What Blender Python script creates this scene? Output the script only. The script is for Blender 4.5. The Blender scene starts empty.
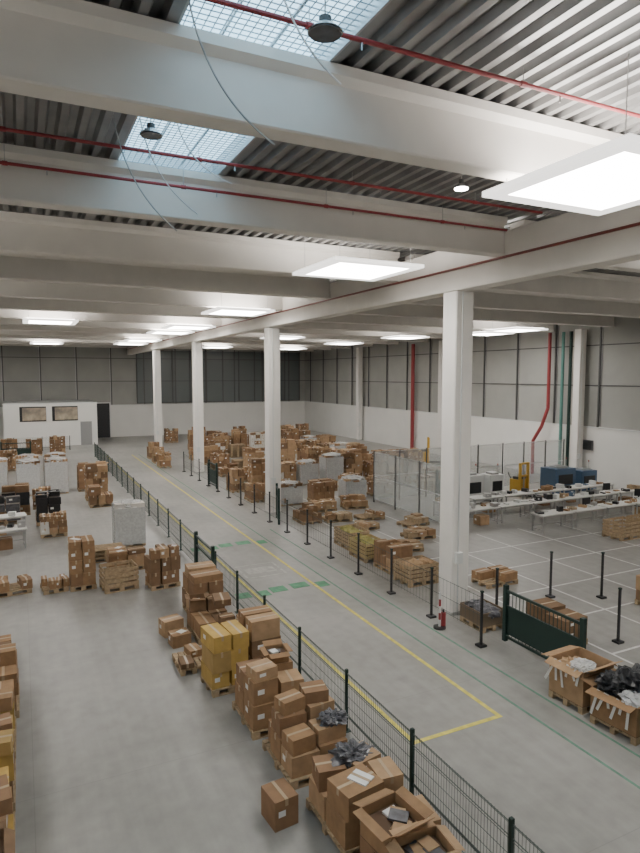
import bpy, math, random
from mathutils import Matrix, Vector, noise
R=random.Random(7)
# ---------------------------------------------------------------- materials
MC={}
def mat(name,col,rough=.6,metal=0,var=.0,scale=8,emis=None,est=0,bump=0,alpha=1,col2=None):
    if name in MC: return MC[name]
    m=bpy.data.materials.new(name); m.use_nodes=True; nt=m.node_tree; b=nt.nodes['Principled BSDF']
    b.inputs['Base Color'].default_value=(*col,1); b.inputs['Roughness'].default_value=rough; b.inputs['Metallic'].default_value=metal
    if var or col2 or bump:
        tc=nt.nodes.new('ShaderNodeTexCoord'); n=nt.nodes.new('ShaderNodeTexNoise'); n.inputs['Scale'].default_value=scale; n.inputs['Detail'].default_value=5
        nt.links.new(tc.outputs['Object'],n.inputs['Vector'])
        cr=nt.nodes.new('ShaderNodeValToRGB'); cr.color_ramp.elements[0].position=.3; cr.color_ramp.elements[1].position=.7
        c2=col2 or tuple(min(1,c*(1+var)) for c in col); c1=tuple(c*(1-var) for c in col)
        cr.color_ramp.elements[0].color=(*c1,1); cr.color_ramp.elements[1].color=(*c2,1)
        nt.links.new(n.outputs['Fac'],cr.inputs['Fac']); nt.links.new(cr.outputs['Color'],b.inputs['Base Color'])
        if bump:
            bp=nt.nodes.new('ShaderNodeBump'); bp.inputs['Strength'].default_value=bump; bp.inputs['Distance'].default_value=.02
            nt.links.new(n.outputs['Fac'],bp.inputs['Height']); nt.links.new(bp.outputs['Normal'],b.inputs['Normal'])
    if emis: b.inputs['Emission Color'].default_value=(*emis,1); b.inputs['Emission Strength'].default_value=est
    if alpha<1: b.inputs['Alpha'].default_value=alpha
    MC[name]=m; return m
CB=[mat('cardboard_brown',(.3,.18,.092),.85,0,.16,5),mat('cardboard_tan',(.4,.26,.145),.85,0,.16,5),mat('cardboard_dark',(.2,.12,.065),.85,0,.14,5),mat('cardboard_red',(.25,.145,.077),.85,0,.14,5)]
YB=[mat('cardboard_yellow',(.5,.33,.09),.8,0,.12,5),mat('cardboard_gold',(.42,.28,.08),.8,0,.1,5),mat('cardboard_ochre',(.36,.24,.09),.8,0,.1,5)]
WB=[mat('cardboard_white',(.6,.58,.54),.8,0,.08,5),CB[1]]
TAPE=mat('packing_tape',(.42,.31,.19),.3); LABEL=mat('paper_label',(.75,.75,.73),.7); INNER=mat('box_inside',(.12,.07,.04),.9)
WOOD=mat('pallet_wood',(.38,.28,.17),.85,0,.25,12); FILM=mat('stretch_film',(.78,.8,.8),.2,0,.12,14,bump=.8,alpha=.5)
BLACKP=mat('black_plastic',(.02,.021,.024),.35,0,.3,10); GREYP=mat('grey_plastic_bag',(.09,.09,.1),.3,0,.4,9)
GREEN=mat('dark_green_metal',(.02,.045,.038),.45,.3); GREENW=mat('green_fence_wire',(.06,.085,.08),.5,.2)
CONC=mat('beam_white_paint',(.75,.715,.665),.7,0,.05,1.3); COL=mat('column_white_paint',(.8,.775,.74),.6,0,.03,2)
WHITE=mat('white_wall_paint',(.78,.77,.74),.7,0,.03,.6); PANEL=mat('grey_wall_panel',(.36,.36,.335),.6,0,.08,.5)
MULL=mat('dark_mullion',(.1,.1,.1),.5,.3); DECK=mat('galvanised_deck',(.33,.33,.33),.36,.8,.2,1.5)
RED=mat('red_pipe_paint',(.3,.04,.045),.45); YEL=mat('yellow_floor_paint',(.68,.6,.12),.6,0,.2,6); GRN=mat('green_floor_paint',(.09,.3,.16),.6,0,.3,4)
DGRN=mat('green_line_paint',(.12,.27,.19),.6,0,.2,6); WLN=mat('white_line_paint',(.68,.68,.66),.6,0,.15,6)
STEEL=mat('steel',(.5,.5,.5),.35,.8); TABLE=mat('table_top',(.7,.69,.66),.5); BLUE=mat('machine_blue',(.07,.13,.22),.45); ORG=mat('machine_yellow',(.6,.36,.05),.45)
MWHITE=mat('machine_white',(.7,.71,.7),.45); CABLE=mat('cable_grey',(.45,.45,.44),.5); CABLEW=mat('cable_white',(.8,.8,.8),.5)
LAMP=mat('lamp_diffuser',(.9,.9,.9),.5,emis=(1,.965,.91),est=24); UPGLOW=mat('added_upglow',(.9,.9,.9),.5,emis=(1,.95,.89),est=14); FRAME=mat('lamp_frame',(.85,.85,.83),.5,emis=(1,.96,.91),est=2.0)
HB=mat('highbay_glow',(.9,.9,.9),.5,emis=(1,.97,.9),est=30); SKYL=mat('skylight_sheet',(.75,.82,.88),.3,0,emis=(.45,.74,.95),est=3.0)
GLASS=mat('guard_polycarbonate',(.75,.8,.8),.06,alpha=.25)
# ---------------------------------------------------------------- mesh builder
def T(x,y,z,rz=0,rx=0,ry=0):
    return Matrix.Translation((x,y,z))@Matrix.Rotation(rz,4,'Z')@Matrix.Rotation(rx,4,'X')@Matrix.Rotation(ry,4,'Y')
BV=[(-.5,-.5,-.5),(.5,-.5,-.5),(.5,.5,-.5),(-.5,.5,-.5),(-.5,-.5,.5),(.5,-.5,.5),(.5,.5,.5),(-.5,.5,.5)]
BF=[(0,3,2,1),(4,5,6,7),(0,1,5,4),(1,2,6,5),(2,3,7,6),(3,0,4,7)]
class MB:
    def __init__(s): s.v=[];s.f=[];s.m=[];s.mats=[]
    def mi(s,m):
        if m not in s.mats: s.mats.append(m)
        return s.mats.index(m)
    def box(s,M,sz,m):
        if not isinstance(M,Matrix): M=T(*M)
        k=len(s.v); i=s.mi(m)
        for a in BV: s.v.append(tuple(M@Vector((a[0]*sz[0],a[1]*sz[1],a[2]*sz[2]))))
        for f in BF: s.f.append(tuple(k+q for q in f)); s.m.append(i)
    def bx(s,x0,x1,y0,y1,z0,z1,m): s.box(((x0+x1)/2,(y0+y1)/2,(z0+z1)/2),(x1-x0,y1-y0,z1-z0),m)
    def cyl(s,p,q,r,m,n=8,r2=None,caps=True):
        p=Vector(p);q=Vector(q);d=(q-p).normalized();a=d.orthogonal().normalized();b=d.cross(a);k=len(s.v);i=s.mi(m);r2=r if r2 is None else r2
        for c,rr in((p,r),(q,r2)):
            for j in range(n):
                t=2*math.pi*(j+.5)/n; s.v.append(tuple(c+a*rr*math.cos(t)+b*rr*math.sin(t)))
        for j in range(n): s.f.append((k+j,k+(j+1)%n,k+n+(j+1)%n,k+n+j)); s.m.append(i)
        if caps: s.f.append(tuple(k+j for j in reversed(range(n)))); s.m.append(i); s.f.append(tuple(k+n+j for j in range(n))); s.m.append(i)
    def tube(s,pts,r,m,n=8):
        for a,b in zip(pts,pts[1:]): s.cyl(a,b,r,m,n)
    def blob(s,c,rad,m,seed=0,amp=.35,n=14,fr=2.2):
        k=len(s.v);i=s.mi(m)
        for a in range(n+1):
            th=math.pi*a/n
            for b in range(2*n):
                ph=math.pi*b/n; d=Vector((math.sin(th)*math.cos(ph),math.sin(th)*math.sin(ph),math.cos(th)))
                w=1+amp*(noise.noise(d*fr+Vector((seed,0,0)))+.6*abs(noise.noise(d*fr*2.7+Vector((0,seed,0)))))
                z=max(d.z*w,-.8)
                s.v.append((c[0]+d.x*w*rad[0],c[1]+d.y*w*rad[1],c[2]+z*rad[2]))
        for a in range(n):
            for b in range(2*n):
                s.f.append((k+a*2*n+b,k+(a+1)*2*n+b,k+(a+1)*2*n+(b+1)%(2*n),k+a*2*n+(b+1)%(2*n))); s.m.append(i)
    def obj(s,name,loc=(0,0,0),rz=0,smooth=False,bevel=0):
        me=bpy.data.meshes.new(name); me.from_pydata(s.v,[],s.f)
        for m in s.mats: me.materials.append(m)
        me.polygons.foreach_set('material_index',s.m)
        if smooth: me.polygons.foreach_set('use_smooth',[True]*len(s.f))
        me.update(); o=bpy.data.objects.new(name,me); o.location=loc; o.rotation_euler=(0,0,rz); bpy.context.collection.objects.link(o)
        if bevel:
            b=o.modifiers.new('bevel','BEVEL'); b.width=bevel; b.segments=2; b.limit_method='ANGLE'
        return o
# ---------------------------------------------------------------- room
X0,X1,Y0,Y1=-10.,31.,-3.,68.
DZ=10.15
fm=bpy.data.materials.new('polished_concrete'); fm.use_nodes=True; nt=fm.node_tree; b=nt.nodes['Principled BSDF']
tc=nt.nodes.new('ShaderNodeTexCoord')
def nz(scale,det,vec=None):
    n=nt.nodes.new('ShaderNodeTexNoise'); n.inputs['Scale'].default_value=scale; n.inputs['Detail'].default_value=det; nt.links.new(vec or tc.outputs['Object'],n.inputs['Vector']); return n
n1=nz(.22,6); n2=nz(3.5,8)
mp=nt.nodes.new('ShaderNodeMapping'); mp.inputs['Scale'].default_value=(3.0,.22,1); mp.inputs['Rotation'].default_value=(0,0,.06); nt.links.new(tc.outputs['Object'],mp.inputs['Vector'])
n3=nz(1.6,7,mp.outputs[0])
mx=nt.nodes.new('ShaderNodeMath'); mx.operation='MULTIPLY_ADD'; mx.inputs[1].default_value=.35; nt.links.new(n2.outputs['Fac'],mx.inputs[0]); nt.links.new(n1.outputs['Fac'],mx.inputs[2])
mx2=nt.nodes.new('ShaderNodeMath'); mx2.operation='MULTIPLY_ADD'; mx2.inputs[1].default_value=.3; nt.links.new(n3.outputs['Fac'],mx2.inputs[0]); nt.links.new(mx.outputs[0],mx2.inputs[2])
cr=nt.nodes.new('ShaderNodeValToRGB'); cr.color_ramp.elements[0].position=.56; cr.color_ramp.elements[0].color=(.215,.21,.195,1); cr.color_ramp.elements[1].position=1.0; cr.color_ramp.elements[1].color=(.36,.352,.33,1)
nt.links.new(mx2.outputs[0],cr.inputs['Fac']); 
sx=nt.nodes.new('ShaderNodeSeparateXYZ'); nt.links.new(tc.outputs['Object'],sx.inputs[0])
def joint(out,per,off):
    a=nt.nodes.new('ShaderNodeMath'); a.operation='ADD'; a.inputs[1].default_value=off+100*per; nt.links.new(out,a.inputs[0])
    m=nt.nodes.new('ShaderNodeMath'); m.operation='MODULO'; m.inputs[1].default_value=per; nt.links.new(a.outputs[0],m.inputs[0])
    c=nt.nodes.new('ShaderNodeMath'); c.operation='LESS_THAN'; c.inputs[1].default_value=.014; nt.links.new(m.outputs[0],c.inputs[0]); return c
ja=joint(sx.outputs['X'],5.2,.05); jb=joint(sx.outputs['Y'],4.5,-1.0)
jm=nt.nodes.new('ShaderNodeMath'); jm.operation='MAXIMUM'; nt.links.new(ja.outputs[0],jm.inputs[0]); nt.links.new(jb.outputs[0],jm.inputs[1])
# sparse tyre scuffs / stains
vo=nz(.9,2); th=nt.nodes.new('ShaderNodeMapRange'); th.inputs['From Min'].default_value=.66; th.inputs['From Max'].default_value=.74; th.inputs['To Max'].default_value=.18; nt.links.new(vo.outputs['Fac'],th.inputs['Value'])
jj=nt.nodes.new('ShaderNodeMath'); jj.operation='MULTIPLY_ADD'; jj.inputs[1].default_value=.2; nt.links.new(jm.outputs[0],jj.inputs[0]); nt.links.new(th.outputs[0],jj.inputs[2])
mix=nt.nodes.new('ShaderNodeMixRGB'); nt.links.new(jj.outputs[0],mix.inputs['Fac']); nt.links.new(cr.outputs['Color'],mix.inputs[1]); mix.inputs[2].default_value=(.1,.1,.1,1)
nt.links.new(mix.outputs[0],b.inputs['Base Color']); b.inputs['Roughness'].default_value=.38; b.inputs['Specular IOR Level'].default_value=.45
m=MB(); m.bx(X0,X1,Y0,Y1,-.2,0,fm); m.obj('floor')
SA,SB,SY=1.6,3.4,11.55
def deck(xa,xb,name,ya=Y0,yb=Y1):
    m=MB(); i=m.mi(DECK); p=.28; prof=[]; x=xa
    while x<xb-.001:
        for dx,dz in((0,.0),(.10,.0),(.14,.09),(.24,.09)):
            if x+dx<xb: prof.append((x+dx,DZ+dz))
        x+=p
    prof.append((xb,DZ))
    for x,z in prof: m.v+=[(x,ya,z),(x,yb,z)]
    for j in range(len(prof)-1): m.f.append((2*j,2*j+1,2*j+3,2*j+2)); m.m.append(i)
    return m.obj(name)
d1=deck(X0,SA,'ceiling')
for q in (deck(SB,X1,'ceiling_deck'),deck(SA,SB,'ceiling_deck_infill',SY,Y1)): q.parent=d1
m=MB(); m.bx(SA-.1,SB+.1,Y0,SY+.1,DZ+.3,DZ+.33,SKYL)
for x in (SA,SB): m.bx(x-.03,x+.03,Y0,SY,DZ,DZ+.3,STEEL)
m.bx(SA,SB,SY-.03,SY+.03,DZ,DZ+.3,STEEL)
WG=mat('skylight_safety_mesh',(.4,.46,.5),.5)
y=Y0+.5
while y<SY: m.bx(SA,SB,y-.005,y+.005,DZ+.1,DZ+.11,WG); y+=.1
x=SA+.1
while x<SB: m.bx(x-.004,x+.004,Y0,SY,DZ+.08,DZ+.09,WG); x+=.1
for y in(4.6,9.4): m.bx(SA,SB,y-.02,y+.02,DZ+.16,DZ+.24,STEEL)
for x in (SA+.6,SA+1.2): m.bx(x-.012,x+.012,Y0,SY,DZ+.2,DZ+.24,STEEL)
m.obj('window_1')
WT=DZ+.35
def wall_panels(m,axis,c,a0,a1,sgn):
    def bb(a,b2,z0,z1,t0,t1,mt):
        lo,hi=sorted((c+sgn*t0,c+sgn*t1))
        if axis=='x': m.bx(a,b2,lo,hi,z0,z1,mt)
        else: m.bx(lo,hi,a,b2,z0,z1,mt)
    bb(a0,a1,0,WT,-.25,0,PANEL); bb(a0,a1,0,3.35,0,.12,WHITE); bb(a0,a1,3.35,3.42,0,.16,MWHITE)
    for z in(5.9,8.3): bb(a0,a1,z-.03,z+.03,0,.07,MULL)
    a=a0+1.7
    while a<a1: bb(a-.05,a+.05,3.42,DZ,0,.12,MULL); bb(a-.11,a-.05,3.42,DZ,0,.05,STEEL); a+=3.375
m=MB(); wall_panels(m,'x',Y1,X0,X1,-1); m.obj('wall_far')
m=MB(); wall_panels(m,'y',X1,Y0,Y1,-1); m.obj('wall_right')
m=MB(); wall_panels(m,'y',X0,Y0,Y1,1); m.obj('wall_left')
m=MB(); m.bx(X0,X1,Y0-.25,Y0,0,WT,WHITE); m.obj('wall_back')
DG=mat('dark_tinted_glazing',(.17,.19,.19),.25)
m=MB(); m.bx(11.2,30.2,Y1-.06,Y1-.02,3.55,9.2,DG)
x=11.2
while x<30.3: m.bx(x-.05,x+.05,Y1-.14,Y1-.06,3.5,9.25,MULL); x+=1.9
for z in(3.55,5.9,8.3): m.bx(11.2,30.2,Y1-.13,Y1-.06,z-.04,z+.04,MULL)
m.obj('window_2')
CY=[-.2,13.3,26.8,40.3,53.8]
def column(x,y,s=.6,h=8.69):
    m=MB(); a=s/2; c=.03
    pr=[(-a+c,-a),(a-c,-a),(a,-a+c),(a,a-c),(a-c,a),(-a+c,a),(-a,a-c),(-a,-a+c)]
    i=m.mi(COL)
    for z in(0,h): m.v+=[(px,py,z) for px,py in pr]
    for j in range(8): m.f.append((j,(j+1)%8,8+(j+1)%8,8+j)); m.m.append(i)
    m.f.append(tuple(range(8,16))); m.m.append(i)
    m.bx(-a-.01,a+.01,-a-.01,a+.01,0,.1,mat('column_foot',(.5,.5,.48),.8))
    m.cyl((-.1,-a-.02,0.1),(-.1,-a-.02,h),.02,MWHITE,6)
    m.box((-.1,-a-.05,1.6),(.2,.1,.3),MWHITE)
    m.obj('concrete_column',(x,y,0))
for y in CY: column(10.55,y,.58)
for y in CY[1:]: column(30.5,y,.5,9.28)
m=MB()
m.bx(10.25,10.75,Y0+.02,Y1-.2,8.7,9.85,CONC)
m.obj('concrete_girder',bevel=.03)
k=-1
while 6.75+4.5*k<Y1-.6:
    y=6.75+4.5*k; k+=1
    for xa,xb in((X0+.13,10.24),(10.76,X1-.14)):
        m=MB(); i=m.mi(CONC)
        pr=[(0.02,9.3),(.33,9.3),(.35,9.32),(.30,9.95),(.42,10.02),(.42,10.14),(-.07,10.14),(-.07,10.02),(.05,9.95),(0,9.32)]
        n=len(pr)
        for x in(xa,xb): m.v+=[(x,y+py,pz) for py,pz in pr]
        for j in range(n): m.f.append((j,(j+1)%n,n+(j+1)%n,n+j)); m.m.append(i)
        m.f.append(tuple(range(n))); m.m.append(i); m.f.append(tuple(reversed(range(n,2*n)))); m.m.append(i)
        m.obj('concrete_beam')
# ---------------------------------------------------------------- lights
def glow_panel(x,y,z=9.1,s=2.4):
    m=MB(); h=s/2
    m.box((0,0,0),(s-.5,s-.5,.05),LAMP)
    m.box((0,0,.06),(s-.3,s-.3,.04),UPGLOW)  # upward glow added to brighten beams and deck
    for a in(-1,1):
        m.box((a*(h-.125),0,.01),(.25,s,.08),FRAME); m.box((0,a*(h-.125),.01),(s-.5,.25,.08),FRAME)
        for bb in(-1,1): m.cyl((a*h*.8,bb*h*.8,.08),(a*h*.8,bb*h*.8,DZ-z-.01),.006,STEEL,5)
    m.obj('ceiling_glow_panel',(x,y,z))
for x,y in((7.3,6.0),(7.6,13.6),(8.15,24.6),(8.3,33.5),(8.3,38.0),(8.3,47.5),(8.3,53)): glow_panel(x,y)  # glowing panels built in place of bright reflections in window glass
for x,y in((27,13),(16.8,8.8),(25.8,27.2),(26.4,30.5),(24,36),(24,45),(24,56),(16.5,40),(16.5,56),(20,2)): glow_panel(x,y)  # panels out of view are added to light the bay
for x,y in((-4.5,5),(-4.5,13),(-4.5,22),(-4.5,32),(-4.5,44),(-4.5,56),(2.0,55),(1.4,33)): glow_panel(x,y)  # added mostly out of view to even the light; last pair stands for beam reflections
def highbay(x,y,z,lit,r=.17):
    m=MB(); m.cyl((0,0,0),(0,0,.07),r,STEEL,20,r2=r*.5); m.cyl((0,0,.07),(0,0,.14),r*.35,MULL,12); m.cyl((0,0,-.015),(0,0,0),r*.92,HB if lit else GREYP,20)
    m.cyl((0,0,.14),(0,0,DZ-z-.01),.008,CABLE,6); m.obj('high_bay_lamp',(x,y,z))
highbay(2.7,5.45,9.72,False); highbay(1.66,8.5,9.65,False,.15); highbay(6.6,8.3,9.55,True,.12)
# ---------------------------------------------------------------- pipes & cables
for y,z in((5.8,9.95),(10.0,9.95),(11.05,9.8),(19.0,9.9),(32.5,9.9)):
    m=MB(); m.tube([(X0+.3,y,z),(10.1,y,z)],.026,RED)
    x=X0+1.5
    while x<10: m.cyl((x,y,z),(x,y,DZ-.01),.006,STEEL,5); m.cyl((x-.04,y,z),(x+.04,y,z),.036,RED,8); m.cyl((x+.6,y,z-.1),(x+.6,y,z),.01,STEEL,5); x+=2.8
    m.obj('sprinkler_pipe')
m=MB(); m.tube([(10.19,Y0+.1,9.24),(10.19,Y1-.3,9.24)],.03,mat('dark_red_paint',(.2,.05,.04),.4)); m.obj('sprinkler_main_pipe')
def arc(p,q,sag,n=16,bend=(0,0)):
    p=Vector(p);q=Vector(q);o=[]
    for i in range(n+1):
        t=i/n; v=p.lerp(q,t); w=4*t*(1-t); v.z-=sag*w; v.x+=bend[0]*w; v.y+=bend[1]*w; o.append(tuple(v))
    return o
for p,q,sg,bd,mt in(((1.6,6.2,10.12),(2.35,5.87,8.78),.12,(-.13,0),CABLE),((2.4,5.75,10.12),(3.03,5.75,9.44),.06,(-.05,0),CABLEW),((1.6,9.0,10.12),(2.33,8.75,8.77),.12,(-.14,0),CABLEW),((2.08,8.9,10.12),(2.8,8.6,9.2),.12,(-.14,0),CABLEW),((1.3,9.3,10.12),(2.07,8.9,8.54),.12,(-.14,0),CABLE)):
    m=MB(); m.tube(arc(p,q,sg,16,bd),.01,mt,6); m.obj('hanging_strand')  # rear group follows reflection lines crossing the beam faces, built as strands
m=MB(); m.tube([(30.5,29.2,9.2),(30.5,29.2,4.4),(30.4,29.6,3.2),(30.4,30.3,2.2),(30.4,30.3,.0)],.11,RED,12); m.tube([(30.6,28.2,9.2),(30.6,28.2,0)],.1,mat('teal_pipe',(.1,.25,.22),.5),12); m.tube([(30.6,27.6,9.2),(30.6,27.6,0)],.1,GREEN,12); m.obj('riser_pipes')
m=MB(); m.tube([(30.6,44.6,9.2),(30.6,44.6,0)],.16,RED,12); m.obj('sprinkler_riser')
m=MB(); m.box((0,0,0),(.1,1.2,.6),MULL); m.box((-.06,0,0),(.02,1.1,.5),BLACKP); m.obj('wall_monitor',(30.8,26.5,2.3))
# ---------------------------------------------------------------- floor markings
def lines(name,rects,mt,z=.004):
    m=MB()
    for x0,x1,y0,y1 in rects: m.bx(x0,x1,y0,y1,0,z,mt)
    m.obj(name)
lines('yellow_lane_marking',[(7.97,8.06,8.6,52),(6.02,6.1,8.6,52),(6.1,7.97,8.6,8.69)],YEL)
lines('green_lane_marking',[(8.55,8.6,2,52),(9.27,9.32,2,24)],DGRN)
r=[]
for y in(16.6,22.0):
    for xx,w in((5.5,.42),(6.15,.35),(6.6,.5),(7.3,.55),(8.1,.35)): r.append((xx,xx+w,y+(w-.3),y+w+.15))
lines('green_crossing_marking',r,GRN,.005)
lines('white_crossing_marking',[(6.3,7.7,18.3,18.38),(6.3,7.7,19.6,19.68),(6.3,6.38,18.38,19.6),(7.62,7.7,18.38,19.6),(6.5,7.5,18.7,19.3)],mat('worn_white_paint',(.45,.45,.42),.7,0,.2,5))
r=[]
for y in(7.5,9.5,11.5,13.5,15.5,17.5): r.append((12.2,28,y,y+.06))
for x in(12.2,14.4,16.6,18.8,21,24): r.append((x,x+.06,5,19.5))
for x in(11.8,13.2,15): r.append((x,x+.06,19.5,44))
lines('white_bay_marking',r,WLN)
# ---------------------------------------------------------------- fences
def fence(y0,y1,x,sp=2.1,h=1.12,dx=.06,fine=14,axis='y'):
    m=MB()
    def bb(a0,a1,z0,z1,t,mt,off=0):
        if axis=='y': m.bx(off-t/2,off+t/2,a0,a1,z0,z1,mt)
        else: m.bx(a0,a1,off-t/2,off+t/2,z0,z1,mt)
    y=y0
    while y<y1+.01:
        bb(y-.025,y+.025,0,h+.05,.05,GREEN); bb(y-.07,y+.07,0,.012,.14,GREEN)
        if y+sp<=y1+.01:
            z=.08
            while z<h: bb(y+.03,y+sp-.03,z,z+.006,.006,GREENW); z+=.2
            for z in(.3,.32,h-.2,h-.02): bb(y+.03,y+sp-.03,z,z+.007,.012,GREENW)
            d=dx if y<fine else dx*2; w=.004 if y<fine else .009; t=y+d
            while t<y+sp-.03: bb(t-w/2,t+w/2,.06,h,w,GREENW); t+=d
        y+=sp
    return m.obj('green_mesh_fence',(x,0,0) if axis=='y' else (0,x,0))
fence(1.1,17.9,5.15); fence(20.4,53.9,5.15,fine=0)
fence(-9.5,4.2,58,axis='x',h=1.2,fine=-20,sp=2.2)
def gate(x,y,L,h=1.3,rz=math.pi/2,panel=True):
    m=MB()
    for a in(0,L): m.box((a,0,h/2+.05),(.1,.1,h+.1),GREEN)
    for z in(.12,h*.68,h-.04): m.box((L/2,0,z),(L,.05,.06),GREEN)
    n=int(L/.11)
    for i in range(1,n): m.box((L*i/n,0,h/2+.05),(.012,.012,h-.2),GREEN)
    if panel: m.box((L/2,.0,h*.4),(L-.1,.015,h*.5),GREEN)
    m.obj('green_metal_gate',(x,y,0),rz)
gate(10.5,8.9,2.3); gate(9.95,24.6,1.3,1.5,math.pi*.4); gate(9.95,34.1,1.6,1.4); gate(5.15,18.2,2.0,1.15,math.pi/2,False); gate(19.5,26.1,1.4,1.5,0); gate(-1.5,52,2,1.4,0); gate(-4.5,52,2,1.4,0)
def barrier_post(x,y,h=1.3):
    m=MB(); m.box((0,0,.025),(.2,.2,.05),BLACKP); m.box((0,0,h/2+.03),(.05,.05,h),BLACKP); m.box((0,0,h+.05),(.065,.065,.04),GREEN)
    m.obj('barrier_post',(x,y,0))
for i in range(17):
    y=9.2+2.0*i
    if not 8<y<11: barrier_post(9.75,y)
m=MB()
for z in(.35,.75,1.2): m.bx(-.004,.004,11.2,41.2,z-.004,z+.004,GREENW)
y=11.2
while y<41.2: m.bx(-.002,.002,y-.002,y+.002,.3,1.22,GREENW); y+=.15
m.obj('barrier_mesh',(9.75,0,0))
for x,y in((11.3,12.4),(12.9,9.9),(15.1,12.2),(13.8,12.9),(11.9,8.2)): barrier_post(x,y,1.3)
m=MB(); 
for x0,x1 in((16.2,19.3),(19.5,24.6),(24.8,29.5)):
    m.bx(x0,x1,-.006,.006,.15,2.6,GLASS)
    for z in(.15,1.35,2.6): m.bx(x0,x1,-.015,.015,z-.015,z+.015,STEEL)
for x in(16.15,17.7,19.4,21.1,22.9,24.7,26.3,28,29.5): m.bx(x-.03,x+.03,-.03,.03,0,2.65,MULL)
m.bx(16.14,16.16,-6,-.05,.15,2.6,GLASS)
for y in(-6,-4,-2): m.bx(16.12,16.18,y-.03,y+.03,0,2.65,MULL)
for z in(.15,1.35,2.6): m.bx(16.14,16.17,-6,-.05,z-.015,z+.015,STEEL)
m.obj('machine_guard_screen',(0,26.9,0))
m=MB(); m.cyl((0,0,0),(0,0,.05),.16,BLACKP,14)
for i in range(5): m.cyl((0,0,.05+i*.18),(0,0,.23+i*.18),.03,RED if i%2 else MWHITE,10)
m.cyl((.12,0,.05),(.12,0,.4),.06,RED,12); m.cyl((.12,0,.4),(.12,0,.48),.025,BLACKP,8); m.obj('fire_extinguisher_stand',(9.5,12.5,0))
# ---------------------------------------------------------------- cartons
def carton(m,x,y,z,w,d,h,rz=0,mt=None,op=False,rnd=R,tape=True,flap=1):
    mt=mt or rnd.choice(CB); M=T(x,y,z,rz)
    def B(cx,cy,cz,sx,sy,sz,mm,**k): m.box(M@T(cx,cy,cz,**k),(sx,sy,sz),mm)
    if not op:
        B(0,0,h/2,w,d,h,mt)
        if tape:
            if w>=d: B(0,0,h,w+.004,.05,.004,TAPE)
            else: B(0,0,h,.05,d+.004,.004,TAPE)
            if w>=d: B(w/2,0,h-.05,.004,.05,.1,TAPE); B(-w/2,0,h-.05,.004,.05,.1,TAPE)
            else: B(0,-d/2,h-.05,.05,.004,.1,TAPE)
        if rnd.random()<.3: B(-w/2-.001,d*.2,h*.55,.004,min(.12,d*.25),min(.09,h*.3),LABEL)
        if rnd.random()<.25: B(-w*.2,-d/2-.001,h*.55,min(.13,w*.3),.004,min(.09,h*.3),LABEL)
        if rnd.random()<.12: B(w*.1,0,h+.004,w*.4,d*.45,.006,LABEL,rz=rnd.uniform(0,1))
    else:
        t=.012
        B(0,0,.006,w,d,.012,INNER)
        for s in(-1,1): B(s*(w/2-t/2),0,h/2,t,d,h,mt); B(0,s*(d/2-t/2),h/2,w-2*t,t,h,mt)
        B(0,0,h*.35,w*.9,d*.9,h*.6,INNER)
        for s in(-1,1):
            a=rnd.uniform(.9,2.3); L=d*.4*flap
            m.box(M@T(0,s*d/2,h,rx=-s*a)@T(0,0,L/2),(w*.97,.006,L),mt)
            a=rnd.uniform(1.0,2.4); L=w*.28*flap
            m.box(M@T(s*w/2,0,h,ry=s*a)@T(0,0,L/2),(.006,d*.97,L),mt)
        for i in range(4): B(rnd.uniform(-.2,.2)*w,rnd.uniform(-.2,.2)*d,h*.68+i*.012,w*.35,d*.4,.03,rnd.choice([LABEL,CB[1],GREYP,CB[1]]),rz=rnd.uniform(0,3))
def pallet(m,w=1.2,d=.8,z=0):
    for s in(-1,0,1):
        m.box((0,s*(d/2-.05),z+.011),(w,.1,.022),WOOD)
        for q in(-1,0,1): m.box((q*(w/2-.07),s*(d/2-.05),z+.061),(.14,.1,.078),WOOD)
    for q in(-1,0,1): m.box((q*(w/2-.07),0,z+.111),(.14,d,.022),WOOD)
    n=max(5,int(d/.14))
    for i in range(n): m.box((0,-d/2+.05+i*(d-.1)/(n-1),z+.133),(w,.1,.022),WOOD)
    return z+.144
def load(x,y,rz=0,w=1.2,d=.8,H=1.2,mats=CB,seed=0,messy=.3,film=False,small=False,op=.15,name='pallet_of_cardboard_boxes',pal=True,n=None,bag=None):
    r=random.Random(seed*13+5); m=MB(); z=pallet(m,w,d) if pal else 0; z0=z
    base=r.choice(mats)
    while z<H-.1:
        if n: nx,ny=n
        else: nx,ny=(r.choice([3,4]),r.choice([2,3])) if small else (r.choice([2,2,3]),r.choice([1,2,2]))
        h=r.uniform(.2,.3) if small else r.uniform(.28,.46)
        h=min(h,max(.15,H-z))
        last=z+h>=H-.15
        for i in range(nx):
            for j in range(ny):
                if last and r.random()<.3*(messy+.5): continue
                cw=w/nx;cd=d/ny; ww=cw*r.uniform(.88,.98);dd=cd*r.uniform(.88,.98)
                hh=h*(r.uniform(.7,1.1) if last else 1)
                o=(r.random()<op and last)
                carton(m,-w/2+cw*(i+.5)+r.uniform(-.02,.02),-d/2+cd*(j+.5)+r.uniform(-.02,.02),z,ww,dd,hh,r.uniform(-.12,.12)*messy*(2.2 if last else .6),base if r.random()<.5 else r.choice(mats),o,r,flap=.7)
        z+=h
    if film:
        for s in(-1,1): m.box((s*(w/2+.01),0,(z+z0)/2-.1),(.004,d,z-z0-.1),FILM); m.box((0,s*(d/2+.01),(z+z0)/2-.1),(w,.004,z-z0-.1),FILM)
        m.blob((0,0,z-.08),(w*.5,d*.5,.16),FILM,seed,.25)
    if bag: m.blob((bag[0],bag[1],z+.02),(.3,.24,.15),bag[2],seed,.7,18,3.5)
    m.obj(name,(x,y,0),rz)
def single(x,y,w,d,h,rz=0,mt=None,op=False,name='cardboard_box'):
    m=MB(); carton(m,0,0,0,w,d,h,0,mt,op); m.obj(name,(x,y,0),rz)
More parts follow.
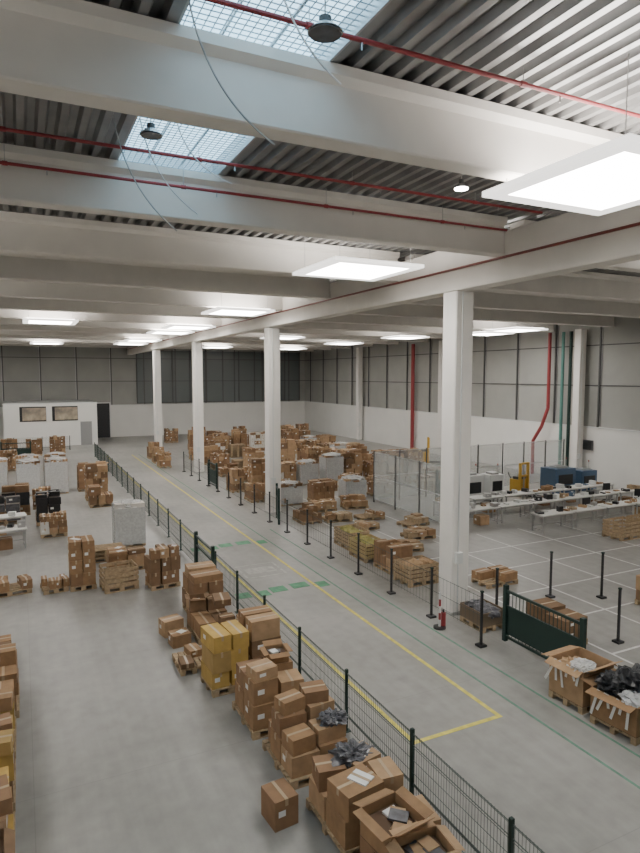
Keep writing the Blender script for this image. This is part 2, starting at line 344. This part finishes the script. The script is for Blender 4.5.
def empties(x,y,k=4,rz=0):
    m=MB(); z=0
    for i in range(k): z=pallet(m,1.2,.8,z)
    m.obj('stack_of_empty_pallets',(x,y,0),rz)
P=math.pi/2
def pile(name,x,y,rz,w,d,items,bag=None,seed=0):
    r=random.Random(seed); m=MB(); z0=pallet(m,w,d)
    for a in items: carton(m,a[0],a[1],z0+a[2],a[3],a[4],a[5],a[6],a[7],a[8] if len(a)>8 else False,r,flap=.8)
    if bag: m.blob(bag[:3],(bag[3],bag[3]*.8,bag[3]*.45),GREYP,seed,.75,20,3.6)
    m.obj(name,(x,y,0),rz)
c0,c1,c2,c3=CB
pile('pallet_of_cardboard_boxes',4.25,6.0,0,1.0,1.2,[(-.22,-.3,0,.5,.55,.4,0,c0),(.26,-.3,0,.46,.55,.42,.03,c1),(-.22,.3,0,.52,.55,.42,0,c3),(.27,.3,0,.44,.52,.4,0,c0),(-.18,.25,.42,.58,.62,.38,.12,c0,True),(.28,.3,.42,.32,.5,.25,-.1,c1),(-.1,-.32,.42,.6,.45,.35,-.08,c1,True)],seed=1)
pile('pallet_of_cardboard_boxes',4.2,7.4,0,1.1,1.2,[(-.27,-.3,0,.5,.55,.4,.02,c0),(.27,-.3,0,.5,.55,.4,0,c3),(-.27,.3,0,.5,.52,.36,0,c1),(.27,.3,0,.5,.55,.42,0,c0),(-.2,-.3,.4,.62,.5,.34,.15,c0),(.33,-.22,.42,.36,.45,.3,-.1,c1),(.2,.3,.42,.5,.42,.26,.2,c1),(-.3,.32,.36,.42,.4,.3,-.2,c3),(-.12,-.3,.74,.24,.3,.02,.5,LABEL)],bag=(.1,.36,.78,.27),seed=2)
single(3.2,7.95,.38,.45,.44,.1,c3)
pile('pallet_of_cardboard_boxes',4.15,9.05,0,1.15,1.25,[(-.28,-.35,0,.5,.44,.34,0,c1),(.22,-.35,0,.5,.44,.4,0,c0),(-.28,.1,0,.52,.44,.4,0,c0),(.26,.15,0,.5,.52,.44,.0,c0),(0,.48,0,.95,.22,.38,0,c3),(-.3,-.33,.34,.42,.38,.26,.1,c0),(-.28,.12,.4,.48,.42,.34,-.05,c3),(.24,.2,.44,.48,.52,.36,.1,c1),(.22,-.32,.4,.52,.36,.24,.05,c1),(-.25,.15,.74,.42,.32,.22,.2,c0),(.22,.2,.8,.42,.38,.2,-.15,c3)],bag=(.3,-.35,.84,.2),seed=3)
pile('pallet_of_cardboard_boxes',4.05,10.55,0,1.1,1.2,[(-.28,-.32,0,.5,.5,.45,0,c0),(.27,-.3,0,.5,.52,.45,0,c3),(-.26,.28,0,.5,.5,.45,0,c0),(.28,.28,0,.48,.5,.4,0,c0),(-.28,-.3,.45,.48,.46,.42,.06,c0),(.28,-.3,.45,.44,.45,.3,-.1,c1),(-.24,.28,.45,.5,.46,.36,0,c3),(.28,.28,.4,.46,.46,.42,0,c0),(-.26,-.3,.87,.44,.4,.2,.15,c1),(.26,.3,.82,.4,.4,.2,-.1,c0,True)],seed=4)
load(3.65,12.1,.05,.8,.8,1.4,YB,5,.3,n=(2,1),op=.1); load(4.5,12.3,.03,.72,.85,1.3,CB,6,.3,n=(1,2),op=0)
load(3.2,13.3,P,.9,.6,.3,CB,7,.8); load(4.4,13.5,P,.9,.7,.9,CB,71,.5)
load(4.1,14.8,P,1.2,.9,1.0,CB,8,.8); load(4.3,16.25,P,1.2,.85,1.25,CB,9,.5)
single(3.2,15.2,.5,.4,.4,.2,CB[1]); single(3.25,14.5,.45,.4,.3,.1,CB[0])
load(3.75,18.9,.1,.9,.7,1.3,CB,10,.5); load(3.0,21.2,0,1.2,.8,.7,CB,40,.5)
load(1.5,19.9,0,.75,.8,1.6,CB[:1]+CB[3:],12,.1,n=(2,1)); load(.7,20.0,.1,.7,.8,.45,CB,13,.7,small=True); load(-.55,20.3,.1,1.2,.8,.5,WB+CB,14,.9,small=True); empties(2.5,22.6,3)
# left edge stack
load(-.8,9.0,P,1.2,1.0,1.1,YB+CB,15,.6,op=.1); load(-.8,10.4,P,1.2,1.0,1.2,YB+YB+CB,16,.5,op=.1); load(-.8,11.8,P,1.2,1.0,1.1,YB+CB,17,.5,op=.1); load(-.75,13.2,P,1.2,1.0,1.2,CB,18,.5,op=.1)
load(-.9,15.0,P,1.2,1.0,1.0,CB,19,.7)
load(-.85,7.6,P,1.2,1.0,1.0,CB+YB,20,.6,op=.1)
# mid-left
load(3.55,24.2,.0,1.1,.9,1.65,WB[:1],21,.1,film=True,name='film_wrapped_pallet')
load(3.4,32.2,0,1.1,.9,1.1,CB,22,.4); load(3.4,34,0,1.1,.9,1.9,CB,23,.3); load(3.3,37,0,1.2,.9,1.6,CB,24,.3)
for i,(x,y) in enumerate(((.2,36.8),(1.6,36.8),(.2,38.6),(1.6,38.6),(-1.4,37.5),(.9,33))): load(x,y,0,1.15,.95,2.0 if i<5 else 1.0,CB,25+i,.2,film=i<5,small=True,name='film_wrapped_pallet')
load(1.0,27.0,0,1.0,.8,.9,WB+CB,33,.8,small=True)
load(.9,29.3,0,1.0,.8,1.4,CB[2:3]+[BLACKP],34,.4,n=(2,2))
load(-.8,30.2,0,1.2,.8,1.2,[BLACKP,GREYP,CB[2]],35,.4,n=(2,2),name='pallet_of_black_crates'); load(-.4,31.8,0,1.2,.8,1.4,[BLACKP,CB[2]],36,.4,n=(2,2),name='pallet_of_black_crates')
def table(x,y,L=1.8,rz=0,stuff=True,seed=0):
    r=random.Random(seed); m=MB(); m.box((0,0,.74),(L,.75,.04),TABLE); m.box((0,0,.69),(L-.1,.65,.05),STEEL)
    for a in(-1,1):
        for b2 in(-1,1): m.box((a*(L/2-.08),b2*.3,.35),(.05,.05,.7),STEEL)
        m.box((a*(L/2-.08),0,.12),(.04,.55,.04),STEEL)
    m.box((0,.3,.2),(L-.2,.04,.04),STEEL)
    if stuff:
        for i in range(5):
            if r.random()<.8: carton(m,-L/2+.2+i*L/5,r.uniform(-.18,.18),.76,r.uniform(.12,.32),r.uniform(.15,.35),r.uniform(.04,.24),r.uniform(-.4,.4),r.choice([MWHITE,BLACKP,CB[1],BLUE,STEEL,WOOD,CB[0]]),False,r,False)
        if r.random()<.12: m.box((.3,.2,1.0),(.45,.03,.28),BLACKP); m.box((.3,.22,.84),(.05,.03,.16),BLACKP)
        if r.random()<.5: carton(m,r.uniform(-.3,.3),0,.0,.5,.45,.4,0,r.choice(CB),False,r)
    m.obj('work_table',(x,y,0),rz)
table(-.9,25.6,1.8,.1,True,1); table(-.9,28,1.8,.1,True,5)
# slatted crate on a pallet, used in several spots
def crate(x,y,w=1.2,d=.8,h=.7,mt=WOOD,fill=None,rz=0):
    m=MB(); z=pallet(m,w,d)
    nn=4
    for k in range(nn):
        zz=z+.06+k*(h-.1)/(nn-1)
        for s in(-1,1): m.box((0,s*(d/2-.01),zz),(w,.02,.1),mt); m.box((s*(w/2-.01),0,zz),(.02,d-.04,.1),mt)
    for a in(-1,0,1):
        for s in(-1,1): m.box((a*(w/2-.06),s*(d/2-.035),z+h/2),(.06,.03,h),mt)
    if fill:
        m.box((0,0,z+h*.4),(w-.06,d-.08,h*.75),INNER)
        for q in range(3): m.blob((-w/3+q*w/3,0,z+h*.8),(.2,.28,.14),fill,q+x,.4,10)
    m.obj('slatted_wooden_crate',(x,y,0),rz)
crate(2.5,19.3,1.0,.8,.55,WOOD,None,.1)
def chair(x,y,rz=0):
    m=MB(); m.box((0,0,.45),(.42,.42,.04),BLACKP); m.box((0,.2,.72),(.4,.03,.35),BLACKP); m.cyl((0,0,.06),(0,0,.44),.03,STEEL); m.box((0,.2,.5),(.05,.03,.15),BLACKP)
    for i in range(5): a=i*math.tau/5; m.box(T(0,0,.06,a)@T(.14,0,0),(.28,.04,.03),BLACKP)
    m.obj('office_chair',(x,y,0),rz)
s=0
for yy,xa,xb in((22.6,17.8,29),(20.8,17.8,29),(18.7,20.0,29)):
    x=xa
    while x<xb:
        s+=1; table(x,yy,1.8,0,True,s)
        if s%6==0: chair(x,yy-.75,s)
        x+=1.9
def cabinet(x,y,w,d,h,mt,name,rz=0):
    m=MB(); m.box((0,0,h/2+.08),(w,d,h),mt); m.box((0,-d/2-.01,h*.62),(w*.7,.03,h*.4),BLACKP); m.box((w*.3,-d/2-.03,h*.3),(.15,.05,.2),STEEL); m.box((0,0,h+.13),(w*.5,d*.6,.1),STEEL)
    for a in(-1,1):
        for b2 in(-1,1): m.cyl((a*w*.42,b2*d*.42,0),(a*w*.42,b2*d*.42,.09),.04,MULL)
    m.cyl((w*.4,0,h+.08),(w*.4,0,h+.5),.015,STEEL); m.cyl((w*.4,0,h+.5),(w*.4,0,h+.6),.03,RED)
    m.obj(name,(x,y,0),rz,bevel=.01)
cabinet(20.3,24.6,1.3,1.0,1.4,MWHITE,'white_machine_cabinet'); cabinet(22,24.7,.9,.8,1.3,MWHITE,'white_machine_cabinet'); cabinet(26.6,24.6,1.5,1.1,1.35,BLUE,'blue_machine'); cabinet(28.5,24.6,1.2,1.0,1.1,BLUE,'blue_machine')
def stacker(x,y,rz=0,h=1.9):
    m=MB()
    for a in(-.35,.35): m.box((a,0,h/2),(.1,.14,h),ORG); m.box((a*.6,-.6,.08),(.16,1.15,.06),MULL)
    for z in(.3,h*.6,h-.05): m.box((0,0,z),(.7,.08,.1),ORG)
    m.box((0,.35,.5),(.75,.55,.75),ORG); m.box((0,.3,.95),(.6,.4,.15),MULL); m.cyl((0,0,.3),(0,0,h-.1),.04,STEEL); m.tube([(0,.6,.6),(0,.95,1.0),(0,1.0,1.15)],.03,MULL)
    for a in(-.3,.3): m.cyl((a-.04,.4,.08),(a+.04,.4,.08),.08,BLACKP,12)
    m.obj('yellow_pallet_stacker',(x,y,0),rz)
stacker(24.4,24.9,.2,1.8); stacker(27.2,37.5,1)
# right bay stock
i=100
rr=random.Random(3)
for yy in(28.5,30.9,33.3,35.9,38.6,41.3,44,47,50,53):
    x=11.9+rr.uniform(0,.5)
    while x<min(25.6,23.0+(yy-28)*.3):
        q=rr.random()
        if q<.8:
            i+=1; load(x,yy+rr.uniform(-.25,.25),rr.choice([0,.03,-.03]),1.2,.9,rr.choice([.6,.9,1.1,1.4,1.7,1.9]) if yy>32 else rr.choice([.45,.6,.8,1.1]),CB if rr.random()<.85 else CB+WB,i,.4,op=.1,small=rr.random()<.5,film=rr.random()<.08)
        elif q<.88: empties(x,yy,rr.choice([2,4,7]))
        x+=rr.uniform(1.4,1.9)
for x,y,H in((12.6,24.2,.4),(14.1,23.9,.35),(12.9,22.4,.3),(14.2,20.2,.35),(12.9,26.3,.5),(14.6,26.2,.6),(15.2,22.0,.4),(12.7,18.9,.3)): i+=1; load(x,y,rr.uniform(-.15,.15),1.2,.8,H,[WOOD,CB[1],CB[0]],i,.6,small=True)
for x,y in((21.6,16.6),(23.0,16.6),(24.4,16.6),(25.8,16.6)): crate(x,y,1.2,.9,.55,WOOD)
YG=mat('yellow_green_sacks',(.33,.3,.09),.6,0,.2,6)
crate(11.05,15.8,1.1,.9,.5,WOOD,CB[1]); load(11.1,17.2,P,1.1,.9,.9,CB,90,.4); crate(11.0,18.7,1.2,.9,.5,mat('wood_yellow',(.42,.32,.15),.8),YG,P); crate(11.2,20.3,1.2,.9,.5,WOOD,YG,P); crate(10.65,12.2,.9,.75,.35,mat('wood_dark',(.2,.15,.1),.8),GREYP,P)
load(13.2,14.6,0,1.2,.8,.45,CB,91,.4); load(11.75,10.8,P,1.3,.8,.75,CB[2:3]+CB[:1],92,.2,n=(2,1),op=0); load(15.9,11.1,0,.7,.7,.9,CB,93,.3)
load(11.3,24.6,P,1.2,.9,.8,CB,94,.5); load(10.75,30.0,P,1.2,.7,1.0,CB,95,.5); load(10.7,33.0,P,1.2,.7,1.3,CB,98,.5)
for k,(x,y) in enumerate(((9.0,44),(9.1,46.5),(9.2,49))): load(x,y,P,1.2,.8,1.0+.2*k,CB,96+k,.5)
def bigbox(x,y,w,d,h,rz,bags,mt,seed,white=False):
    r=random.Random(seed); m=MB(); z=pallet(m,w,d); carton(m,0,0,z,w,d,h,0,mt,True,r,flap=.75)
    for q,(bx_,by_,bz,br,bm) in enumerate(bags): m.blob((bx_,by_,z+h+bz),(br,br*.85,br*.6),bm,seed+q,.6,20,3.0)
    if white:
        for q in range(6):
            a=r.uniform(-.5,.5); L=r.uniform(.25,.55)
            m.box(T(-w/2-.03,-.3+q*.13,z+h-L/2+.02,0,a,.08),(.006,.05,L),LABEL)
        m.blob((-w*.3,-d*.3,z+h+.03),(.22,.2,.09),FILM,seed+9,.6,12,3)
    m.obj('bulk_carton_with_plastic_bags',(x,y,0),rz)
bigbox(9.95,7.35,1.0,.9,.55,.1,[(.15,0,.08,.4,BLACKP),(-.2,.2,.1,.28,BLACKP)],CB[0],3,True)
bigbox(9.9,8.4,.9,.8,.7,.05,[(-.1,.1,-.18,.25,WB[1])],CB[1],14,True)
bigbox(10.15,6.25,1.0,.8,.5,-.1,[(0,0,.1,.4,BLACKP),(.2,.2,.15,.28,GREYP)],CB[0],5,True)
# ---------------------------------------------------------------- far-left office
m=MB(); m.bx(-1.5,6.4,61.5,67.8,0,3.9,WHITE); m.bx(-1.55,6.45,61.5,67.8,3.9,4.0,MWHITE); m.obj('white_office_block')
m=MB(); m.bx(6.9,8.3,67.7,67.82,0,3.6,BLACKP); m.bx(6.8,6.9,67.65,67.82,0,3.7,MWHITE); m.bx(8.3,8.4,67.65,67.82,0,3.7,MWHITE); m.bx(6.8,8.4,67.65,67.82,3.6,3.7,MWHITE); m.obj('dark_doorway')  # black slab stands in for the dark of the open doorway
m=MB(); m.bx(4.9,5.9,61.42,61.49,0,2.2,mat('door_grey',(.3,.3,.3),.5)); m.obj('door_2')
PO=mat('poster_print',(.12,.11,.11),.5,0,.1,1.1,col2=(.55,.45,.32)); 
for x in(.9,3.6):
    m=MB(); m.box((0,0,0),(2.2,.05,1.35),BLACKP); m.box((.1,-.03,0),(1.95,.02,1.15),PO); m.obj('framed_poster',(x,61.474,3.0))
for k,(x,y) in enumerate(((-1,55.5),(.8,55),(2.6,56),(-2.5,47),(-1,47),(13,60),(16,61),(20,60),(24,58),(27,60))): load(x,y,0,1.2,.9,1.4,CB,200+k,.3,small=True)
# ---------------------------------------------------------------- world & camera
w=bpy.data.worlds.new('World'); bpy.context.scene.world=w; w.use_nodes=True
sk=w.node_tree.nodes.new('ShaderNodeTexSky'); sk.sky_type='NISHITA'; sk.sun_elevation=.6; w.node_tree.links.new(sk.outputs[0],w.node_tree.nodes['Background'].inputs[0]); w.node_tree.nodes['Background'].inputs[1].default_value=.15
c=bpy.data.cameras.new('Camera'); c.lens=615/853*36; c.sensor_width=36; c.clip_end=300
o=bpy.data.objects.new('Camera',c); o.location=(0,0,6.5); o.rotation_euler=(math.radians(90-4.74),0,math.radians(-25.9)); bpy.context.collection.objects.link(o); bpy.context.scene.camera=o
